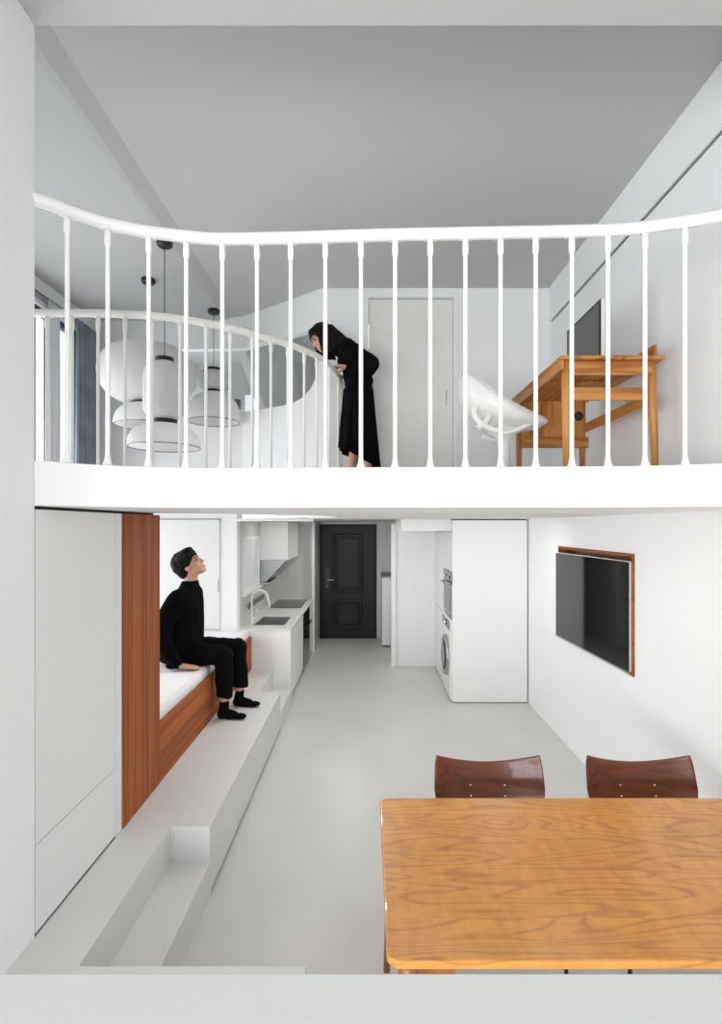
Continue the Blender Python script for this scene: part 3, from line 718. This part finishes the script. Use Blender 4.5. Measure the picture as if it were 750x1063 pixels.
# monitor
mn = thing('computer_monitor', 'slim silver computer monitor on the desk, facing left', 'monitor', (1.5, 3.6, DZT))
my0, my1, mx_ = 3.30, 3.86, 1.478
box('casing', 'offwhite', mx_+.004, mx_+.03, my0, my1, DZT+.012, 3.447, mn, bevel=.006)
box('bezel', 'blackmetal', mx_, mx_+.005, my0+.002, my1-.002, DZT+.075, 3.444, mn, bevel=.001)
box('screen', 'monitor', mx_-.002, mx_+.001, my0+.02, my1-.02, DZT+.095, 3.425, mn, bevel=0)
MB().box(mx_+.02, mx_+.14, 3.49, 3.67, DZT+.0005, DZT+.008).build('stand_foot', 'steel', mn, bevel=.002)
MB().prism([(mx_+.13, 3.51, DZT+.006), (mx_+.14, 3.51, DZT+.006), (mx_+.04, 3.51, DZT+.20), (mx_+.03, 3.51, DZT+.19)], (0, .14, 0)).build('stand_neck', 'steel', mn)

# ------------------------------------------------------------------ white shell chair upstairs
sYc = 3.62; sc2 = sYc/F
oc = thing('shell_chair', 'white plastic bucket swivel chair pulled out from the wooden desk', 'chair', ((523-CX)*sc2, sYc, ZF))
def q3(x, y): v = P(x, y, sYc); return Vector((v.x, sYc, v.z))
rim0, rim1 = q3(481, 388), q3(566, 438)
dn = Vector(((rim1-rim0).z, 0, -(rim1-rim0).x)).normalized()
rl = (rim1-rim0).length
def shellf(u, v):
    t = u; k = max(0.0, math.sin(PI*min(1, max(0, t))))
    w_ = .265*max(.02, k)**.42*(1-.12*t)
    d_ = .285*max(.001, k)**.55*(1 - .42*t) 
    ph_ = v*PI
    p = rim0.lerp(rim1, t)
    cc = math.cos(ph_); ss = max(0, math.sin(ph_))
    dip = .085*k**.8*cc*cc; q = d_*ss**.8 + dip*(1-ss**2)
    return (p.x + dn.x*q, sYc + w_*cc, p.z + dn.z*q)
sh = MB().grid(shellf, 40, 30, .012).build('shell', 'plastic', oc)
rimp = [Vector(shellf(i/40, 0)) for i in range(41)] + [Vector(shellf(1-i/40, 1)) for i in range(41)]
MB().tube(rimp + [rimp[0]], .010, 10, False).build('rim', 'plastic', sh)
lug = [q3(x, y) + Vector((0, -.16, 0)) for x, y in spline([(491,449),(500,441),(502,430),(497,424),(490,426),(488,434),(493,443),(503,449),(515,452)], 5)]
MB().tube(lug, [.022]*len(lug), 12).build('arm_loop', 'plastic', oc)
lug = [q3(x, y) + Vector((0, -.14, 0)) for x, y in spline([(505,449),(518,453),(533,449),(545,443),(552,441)], 5)]
for dy in (0, .28): MB().tube([p + Vector((0, dy, 0)) for p in lug], .016, 12).build('seat_bracket', 'plastic', oc)
pxx = (523.5-CX)*sc2
MB().lathe((pxx, sYc, 0), [(0,ZF+.04),(.05,ZF+.04),(.043,ZF+.07),(.040,2.50),(.045,2.60),(.09,2.64),(.14,2.665),(0,2.67)], 32).build('pedestal', 'plastic', oc)
sb = MB()
for k in range(5):
    an = k*2*PI/5+.3; e = Vector((math.cos(an), math.sin(an), 0))
    sb.tube([Vector((pxx, sYc, ZF+.075)), Vector((pxx, sYc, ZF+.05))+e*.26], [.028, .014], 12)
sb.build('star_base', 'plastic', oc)
for k in range(5):
    an = k*2*PI/5+.3; MB().ell((pxx+.255*math.cos(an), sYc+.255*math.sin(an), ZF+.0235), (.023, .023, .023)).build('caster', 'blackmetal', oc)

# ------------------------------------------------------------------ people
def remesh(mb, name, m, parent, voxel=.006, smooth=4, wrinkle=0.0, wscale=9, cut=None):
    me = bpy.data.meshes.new('tmp'); mb.bm.to_mesh(me); mb.bm.free()
    o = bpy.data.objects.new('tmp', me); C.objects.link(o)
    r = o.modifiers.new('r', 'REMESH'); r.mode = 'VOXEL'; r.voxel_size = voxel
    s = o.modifiers.new('s', 'SMOOTH'); s.iterations = smooth; s.factor = .5
    dg = bpy.context.evaluated_depsgraph_get(); dg.update()
    me2 = bpy.data.meshes.new_from_object(o.evaluated_get(dg)); bpy.data.objects.remove(o); bpy.data.meshes.remove(me)
    if wrinkle:
        ns = [v.normal.copy() for v in me2.vertices]
        for v, n in zip(me2.vertices, ns):
            q = Vector((v.co.x*wscale, v.co.y*wscale, v.co.z*wscale*.45))
            v.co += n * wrinkle * (noise.noise(q) + .5*noise.noise(q*2.3))
    off = ORG[parent.name]
    for v in me2.vertices: v.co -= off
    me2.polygons.foreach_set('use_smooth', [True]*len(me2.polygons)); me2.name = name
    me2.materials.clear(); me2.materials.append(M[m])
    ob = bpy.data.objects.new(name, me2); C.objects.link(ob); ob.parent = parent
    return ob

def hand(mb, wrist, d, n, thumb, sc=1.0, curl=(.25,.35,.3), spread=.12, tc=.3):
    """palm, four unequal bent fingers and a thumb leaving the side; n points out of the back of the hand"""
    wrist = Vector(wrist); d = Vector(d).normalized(); n = Vector(n); n = (n - d*n.dot(d)).normalized()
    s = d.cross(n).normalized()
    if s.dot(Vector(thumb)) < 0: s = -s
    Rm = Matrix((d, s, n)).transposed()
    mb.ell(wrist + d*.045*sc, (.052*sc, .041*sc, .016*sc), Rm)
    mb.cap(wrist, wrist + d*.03*sc, .022*sc, .02*sc)
    lens = (.072, .082, .076, .060); offs = (.030, .0105, -.0105, -.030)
    for L_, o_ in zip(lens, offs):
        p = wrist + d*(.085 - abs(o_)*.25)*sc + s*o_*sc
        ang = 0; dr = (d + s*o_*spread*25*.2).normalized()
        for q, (fr, cu) in enumerate(zip((.45, .32, .23), curl)):
            ang += cu
            v = dr*math.cos(ang) - n*math.sin(ang)
            e = p + v*L_*fr*sc; r0 = (.0098, .0088, .008)[q]*sc
            mb.cap(p, e, r0, r0*.93); p = e
    p = wrist + d*.025*sc + s*.028*sc
    v = (d*.75 + s*.75 - n*tc*.5).normalized(); e = p + v*.042*sc; mb.cap(p, e, .0125*sc, .0105*sc); p = e
    v = (d*.92 + s*.30 - n*tc).normalized(); e = p + v*.032*sc; mb.cap(p, e, .0105*sc, .0085*sc)

def head(mb, c, f, up, sc=1.0):
    c = Vector(c); f = Vector(f).normalized(); up = Vector(up); up = (up - f*up.dot(f)).normalized(); l = up.cross(f)
    R = Matrix((f, l, up)).transposed()
    W = lambda x, y, z: c + R @ (Vector((x, y, z))*sc)
    E = lambda x, y, z, a, b, d_, m_=mb: m_.ell(W(x, y, z), (a*sc, b*sc, d_*sc), R)
    E(-.012, 0, .032, .092, .074, .085); E(.030, 0, -.012, .062, .062, .085)
    E(.050, 0, -.070, .036, .044, .036); E(.070, 0, -.090, .018, .022, .016)
    E(.072, 0, .030, .020, .048, .014)
    for s in (-1, 1):
        E(.062, s*.036, -.022, .022, .020, .020); E(.020, s*.048, -.058, .032, .014, .030)
        E(-.004, s*.074, -.008, .018, .008, .030); E(.086, s*.009, -.036, .011, .009, .008)
    mb.cap(W(.084, 0, .016), W(.104, 0, -.030), .008*sc, .011*sc)
    E(.086, 0, -.058, .010, .022, .007); E(.083, 0, -.069, .010, .019, .007)
    return W, R, E

def face_parts(W, R, parent, sc):
    for s in (-1, 1):
        MB().ell(W(.081, s*.030, .005), (.009*sc, .014*sc, .007*sc), R, 14, 8).build('eye', 'eye', parent)
        MB().cap(W(.090, s*.014, .024), W(.078, s*.046, .026), .0045*sc, .003*sc).build('eyebrow', 'hair', parent)
    MB().ell(W(.092, 0, -.0635), (.007*sc, .019*sc, .0065*sc), R, 14, 8).build('lips', 'lips', parent)

# --- man sitting on the bed, looking up
mr = thing('person', 'person with short black hair in black clothes sitting on the bed, looking up', 'person', (-1.60, 4.5, .82))
S = 1.08
hc = Vector((-1.535, 4.50, 1.655)); ff = Vector((.80, -.10, .60)); uu = Vector((-.60, 0, .80))
sk_ = MB(); W, R, E = head(sk_, hc, ff, uu, S*1.02)
sk_.cap((-1.535, 4.50, 1.46), (-1.530, 4.50, 1.60), .062, .058)
# skin under the clothes
sk_.cap((-1.58, 4.5, 1.36), (-1.63, 4.5, 1.0), .11, .12); sk_.cap((-1.57, 4.36, 1.42), (-1.57, 4.64, 1.42), .05)
legs = [((-1.64, 4.42, .925), (-1.215, 4.385, .915), (-1.205, 4.375, .50), (-1.17, 4.37)), ((-1.64, 4.60, .925), (-1.165, 4.655, .920), (-1.150, 4.675, .50), (-1.12, 4.68))]
for hp, kn, an, ft in legs:
    sk_.cap(hp, kn, .075, .055); sk_.cap(kn, an, .05, .036)
    sk_.cap(an, (an[0]-.01, an[1], .445), .036, .030)
arms = [((-1.585, 4.285, 1.385), (-1.70, 4.20, 1.12), (-1.545, 4.225, .880)), ((-1.575, 4.715, 1.385), (-1.70, 4.80, 1.12), (-1.56, 4.76, .880))]
for sh_, el, wr_ in arms:
    sk_.cap(sh_, el, .045, .038); sk_.cap(el, wr_, .036, .026)
hand(sk_, (-1.540, 4.225, .866), (1, .10, -.10), (0, 0, 1), (0, 1, 0), 1.05, curl=(.05,.12,.12))
hand(sk_, (-1.555, 4.76, .866), (1, -.10, -.10), (0, 0, 1), (0, -1, 0), 1.05, curl=(.05,.12,.12))
remesh(sk_, 'body', 'skin', mr, .0055, 2)
face_parts(W, R, mr, S)
hr = MB()
hr.ell(W(-.020, 0, .050), (.104*S, .090*S, .092*S), R); hr.ell(W(-.060, 0, .004), (.064*S, .082*S, .088*S), R); hr.ell(W(-.045, 0, .040), (.090*S, .088*S, .090*S), R); hr.ell(W(-.008, 0, .072), (.098*S, .084*S, .072*S), R); hr.ell(W(-.055, 0, .060), (.075*S, .082*S, .078*S), R)
hr.ell(W(.034, 0, .104), (.062*S, .074*S, .034*S), R); hr.ell(W(.072, -.01, .078), (.026*S, .060*S, .028*S), R)
for s in (-1, 1): hr.ell(W(-.012, s*.074, .034), (.042*S, .014*S, .042*S), R); hr.ell(W(.045, s*.066, .060), (.032*S, .014*S, .030*S), R)
for i in range(90):
    a_ = random.uniform(0, 2*PI); b_ = random.uniform(.1, 1.9)
    dv = Vector((math.sin(b_)*math.cos(a_)*.8-.15, math.sin(b_)*math.sin(a_), math.cos(b_)))
    q = Vector((-.02, 0, .05)) + Vector((dv.x*.098, dv.y*.086, dv.z*.088))
    if q.x > .03 and q.z < .07: continue
    e = q + Vector((.018, random.uniform(-.012,.012), -.022)) + dv*.002
    hr.cap(W(*q), W(*e), .012*S, .007*S)
remesh(hr, 'hair', 'hair', mr, .0055, 1, .003, 60)
# shirt: torso leaning slightly back, loose, with collar and long sleeves
st = MB()
def ringloft(mb, rows, seg=32):
    """rows: (center, rx, ry) ellipses stacked; closed"""
    rg = []
    for c, rx, ry, tilt in rows:
        rg.append([mb.bm.verts.new(Vector(c) + Vector((rx*math.cos(k*2*PI/seg), ry*math.sin(k*2*PI/seg), tilt*rx*math.cos(k*2*PI/seg)))) for k in range(seg)])
    for A, B in zip(rg, rg[1:]):
        for k in range(seg): mb.bm.faces.new((A[k], A[(k+1)%seg], B[(k+1)%seg], B[k]))
    mb.bm.faces.new(rg[0][::-1]); mb.bm.faces.new(rg[-1])
ringloft(st, [((-1.620,4.5,.86),.175,.215,0), ((-1.615,4.5,.95),.180,.215,0), ((-1.600,4.5,1.08),.165,.205,0), ((-1.580,4.5,1.22),.150,.21,0), ((-1.565,4.5,1.34),.132,.215,0), ((-1.555,4.5,1.42),.112,.20,0), ((-1.545,4.5,1.475),.080,.13,.1), ((-1.540,4.5,1.515),.070,.082,.15), ((-1.540,4.5,1.53),.066,.075,.15)])
for sh_, el, wr_ in arms:
    st.cap((-1.56, 4.5+(sh_[1]-4.5)*.75, 1.40), sh_, .075, .076); st.cap(sh_, el, .078, .067); st.cap(el, wr_, .066, .046)
    mid = Vector(el).lerp(Vector(wr_), .6); st.ell(mid + Vector((0, 0, -.015)), (.055, .05, .06))
    st.ell(Vector(wr_)+Vector((-.035, 0, -.012)), (.06, .05, .035))
for s in (-1, 1): st.cap((-1.47, 4.5+s*.02, 1.465), (-1.56, 4.5+s*.075, 1.515), .014, .014)
remesh(st, 'shirt', 'black', mr, .008, 5, .012, 9)
tr = MB()
tr.cap((-1.63, 4.42, .93), (-1.63, 4.58, .93), .115); 
for hp, kn, an, ft in legs:
    hp, kn, an = Vector(hp), Vector(kn), Vector(an)
    tr.cap(hp, kn + Vector((-.01, 0, -.008)), .108, .082); tr.ell(kn + Vector((-.005, 0, -.01)), (.088, .08, .085))
    tr.cap(kn, Vector((an.x, an.y, .635)), .078, .070)
    ringloft(tr, [((an.x, an.y, .565), .074, .072, -.15), ((an.x, an.y, .60), .074, .072, -.1), ((kn.x*.5+an.x*.5, an.y, .72), .076, .074, 0)])
remesh(tr, 'trousers', 'black', mr, .008, 4, .011, 10)
for hp, kn, an, ft in legs:
    so = MB(); x, y = an[0], an[1]
    so.cap((x, y, .515), (x-.012, y, .440), .040, .043); so.ell((x-.022, y, .420), (.043, .037, .038))
    so.cap((x-.01, y, .435), (x+.085, y-.006, .415), .040, .032); so.ell((x+.125, y-.01, .405), (.062, .044, .023)); so.ell((x+.06, y-.006, .402), (.09, .037, .021))
    remesh(so, 'sock', 'sock', mr, .005, 3)

# --- woman leaning on the rail
wr0 = thing('person', 'person with long dark hair in a black dress leaning over the upstairs railing', 'person', (-.08, 4.55, ZF))
hc = Vector((-.395, 4.50, 3.625)); ff = Vector((-.80, -.30, -.52)); uu = Vector((-.52, -.05, .80))
sk_ = MB(); SW = .98; W, R, E = head(sk_, hc, ff, uu, SW)
sk_.cap((-.24, 4.53, 3.53), (-.35, 4.51, 3.60), .05, .05)
sk_.cap((-.17, 4.54, 3.47), (-.06, 4.55, 3.20), .055, .08); sk_.cap((-.19, 4.40, 3.50), (-.19, 4.70, 3.50), .045)
sk_.cap((-.06, 4.48, 3.14), (-.10, 4.48, 2.72), .075, .05); sk_.cap((-.10, 4.48, 2.72), (-.165, 4.45, 2.34), .048, .034)
sk_.cap((-.06, 4.62, 3.14), (.00, 4.62, 2.72), .075, .05); sk_.cap((.00, 4.62, 2.72), (.035, 4.60, 2.34), .048, .034)
for x, y in ((-.165, 4.45), (.035, 4.60)):
    sk_.cap((x, y, 2.34), (x, y, 2.30), .034, .034); sk_.cap((x+.02, y, 2.292), (x-.14, y, 2.280), .033, .021)
warms = [((-.175, 4.365, 3.50), (.035, 4.31, 3.345), (-.165, 4.375, 3.335)), ((-.205, 4.735, 3.50), (-.01, 4.82, 3.345), (-.155, 4.70, 3.345))]
for sh_, el, wr_ in warms:
    sk_.cap(sh_, el, .040, .034); sk_.cap(el, wr_, .034, .024)
hand(sk_, (-.175, 4.375, 3.338), (-1, .12, .10), (0, 0, 1), (0, 1, 0), .95, curl=(.55,.7,.6), tc=.7)
hand(sk_, (-.165, 4.70, 3.345), (-1, 0, .05), (0, 0, 1), (0, -1, 0), .95, curl=(.55,.7,.6), tc=.7)
remesh(sk_, 'body', 'skin', wr0, .0055, 2)
face_parts(W, R, wr0, SW)
hr = MB()
hr.ell(W(-.022, 0, .046), (.100, .086, .086), R); hr.ell(W(-.065, 0, .0), (.060, .078, .085), R); hr.ell(W(.045, 0, .086), (.042, .060, .030), R)
for s in (-1, 1):
    for k in range(9):
        t = k/8; p = W(.058-.14*t, s*(.062+.022*math.sin(t*PI)), .070-.02*t)
        q = W(.045-.12*t, s*.086, -.005); e = Vector((q.x+.02+.05*t, q.y-.01, q.z-.125-.05*t*(1 if s < 0 else .5)))
        hr.cap(p, q, .019, .020); hr.cap(q, e, .020, .010)
hr.cap(W(-.09, 0, .02), (-.20, 4.50, 3.575), .065, .055); hr.cap((-.20, 4.50, 3.585), (-.20, 4.42, 3.50), .05, .03)
remesh(hr, 'hair', 'hair_w', wr0, .0055, 1, .003, 50)
dr = MB()
ringloft(dr, [((-.085,4.54,3.10),.135,.19,0), ((-.075,4.54,3.20),.120,.175,0), ((-.105,4.54,3.32),.120,.175,-.3), ((-.155,4.54,3.43),.118,.18,-.5), ((-.215,4.535,3.515),.085,.15,-.6), ((-.275,4.525,3.565),.058,.075,-.8)])
for sh_, el, wr_ in warms:
    dr.cap((-.18, 4.54+(sh_[1]-4.54)*.6, 3.50), sh_, .068, .07); dr.cap(sh_, el, .074, .066); dr.cap(el, Vector(el).lerp(Vector(wr_), .97), .064, .038)
dr.cap((-.10, 4.5, 3.46), (-.01, 4.46, 3.36), .10, .09)
dr.cap((-.20, 4.5, 3.52), (-.265, 4.50, 3.53), .075, .06)
remesh(dr, 'dress_top', 'black', wr0, .008, 5, .010, 10)
# skirt: open pleated cone with a slanting hem
def skirt(u, v):
    a_ = u*2*PI; pleat = 1 + .075*v*math.sin(a_*11) + .03*v*math.sin(a_*5+1)
    cx_ = -.082 + .005*v; rx = .128 + .048*v; ry = .18 + .10*v
    x = cx_ + rx*math.cos(a_)*pleat
    zb = 2.57 - .105*math.cos(a_)
    z = 3.18 + (zb - 3.18)*v
    return (x, 4.545 + ry*math.sin(a_)*pleat, z)
MB().grid(skirt, 132, 16, -.006).build('skirt', 'black', wr0)

# ------------------------------------------------------------------ light
world = bpy.data.worlds.new('World'); bpy.context.scene.world = world; world.use_nodes = True
bg = world.node_tree.nodes['Background']; bg.inputs[0].default_value = (.92, .96, 1, 1); bg.inputs[1].default_value = 2.2
def area(name, loc, rot, sx, sy, e, col):
    l = bpy.data.lights.new(name, 'AREA'); l.shape = 'RECTANGLE'; l.size = sx; l.size_y = sy; l.energy = e; l.color = col
    o = bpy.data.objects.new(name, l); C.objects.link(o); o.location = loc; o.rotation_euler = rot
    return o
area('daylight_front_window', (-2.2, -4.1, 1.15), (math.radians(90), 0, 0), 3.4, 2.0, 500, (.98, .99, 1))
area('fill_next_room', (-2.8, 6.8, 3.3), (0, math.radians(-90), 0), 1.2, 1.2, 30, (.9, .96, 1))  # added fill lamp inside the next room, with no window behind it
area('daylight_side_window', (WX-.45, 4.1, 1.95), (0, math.radians(-90), 0), 2.3, 3.2, 112, (.93, .97, 1))

fill_spots = [('over the near end of the floor', .35, 2.85), ('nearest the dining chairs', 1.05, 2.85), ('in front of the television', 1.25, 5.02), ('over the middle of the floor', .02, 4.1), ('over the sitting person\'s feet', -.62, 3.75), ('before the tall cabinet', .32, 5.2), ('before the kitchen cabinet', -.62, 4.85), ('over the hallway beside the sink', -.25, 6.7), ('over the hallway by the partition', -.3, 7.8), ('over the kitchen worktop', -1.15, 6.6)]  # added fill lights to brighten the dark lower room, not real fittings
for k, (ph_, x, y) in enumerate(fill_spots):
    zc = ZS
    t = thing('added_fill_light', 'small round downlight added as fill, flush in the mezzanine ceiling ' + ph_, 'fill light', (x, y, zc), 'added fill lights under the upper floor')
    MB().lathe((x, y, 0), [(.040, zc-.0005), (.040, zc-.003), (.052, zc-.003), (.054, zc-.0005)], 28).build('trim_ring', 'lacquer', t)
    l = bpy.data.lights.new('fill_light', 'AREA'); l.shape = 'DISK'; l.size = .078; l.energy = 1.8 if x < -1 else (8.5 if y > 5.6 else {2.85: 2.4, 4.85: 11.0, 5.2: 1.2, 5.02: 4.0}.get(y, 4.6)); l.color = (1, .975, .94)
    o = bpy.data.objects.new('fill_light_lamp', l); C.objects.link(o); o.parent = t; o.location = (0, 0, -.004)

# ------------------------------------------------------------------ camera
cam = bpy.data.cameras.new('Camera'); co = bpy.data.objects.new('Camera', cam); C.objects.link(co)
co.location = (0, 0, H); co.rotation_euler = (PI/2, 0, 0)
cam.sensor_fit = 'HORIZONTAL'; cam.sensor_width = 36; cam.lens = F/750*36
cam.shift_x = (375-CX)/750; cam.shift_y = (HY-531.5)/750; cam.clip_start = .05
sc = bpy.context.scene; sc.camera = co
sc.view_settings.view_transform = 'Standard'; sc.view_settings.look = 'None'; sc.view_settings.gamma = 1
sc.view_settings.exposure = -.42; sc.view_settings.use_curve_mapping = False
try:
    sc.cycles.use_denoising = True; sc.cycles.max_bounces = 12; sc.cycles.diffuse_bounces = 8; sc.cycles.sample_clamp_indirect = 8
except Exception: pass
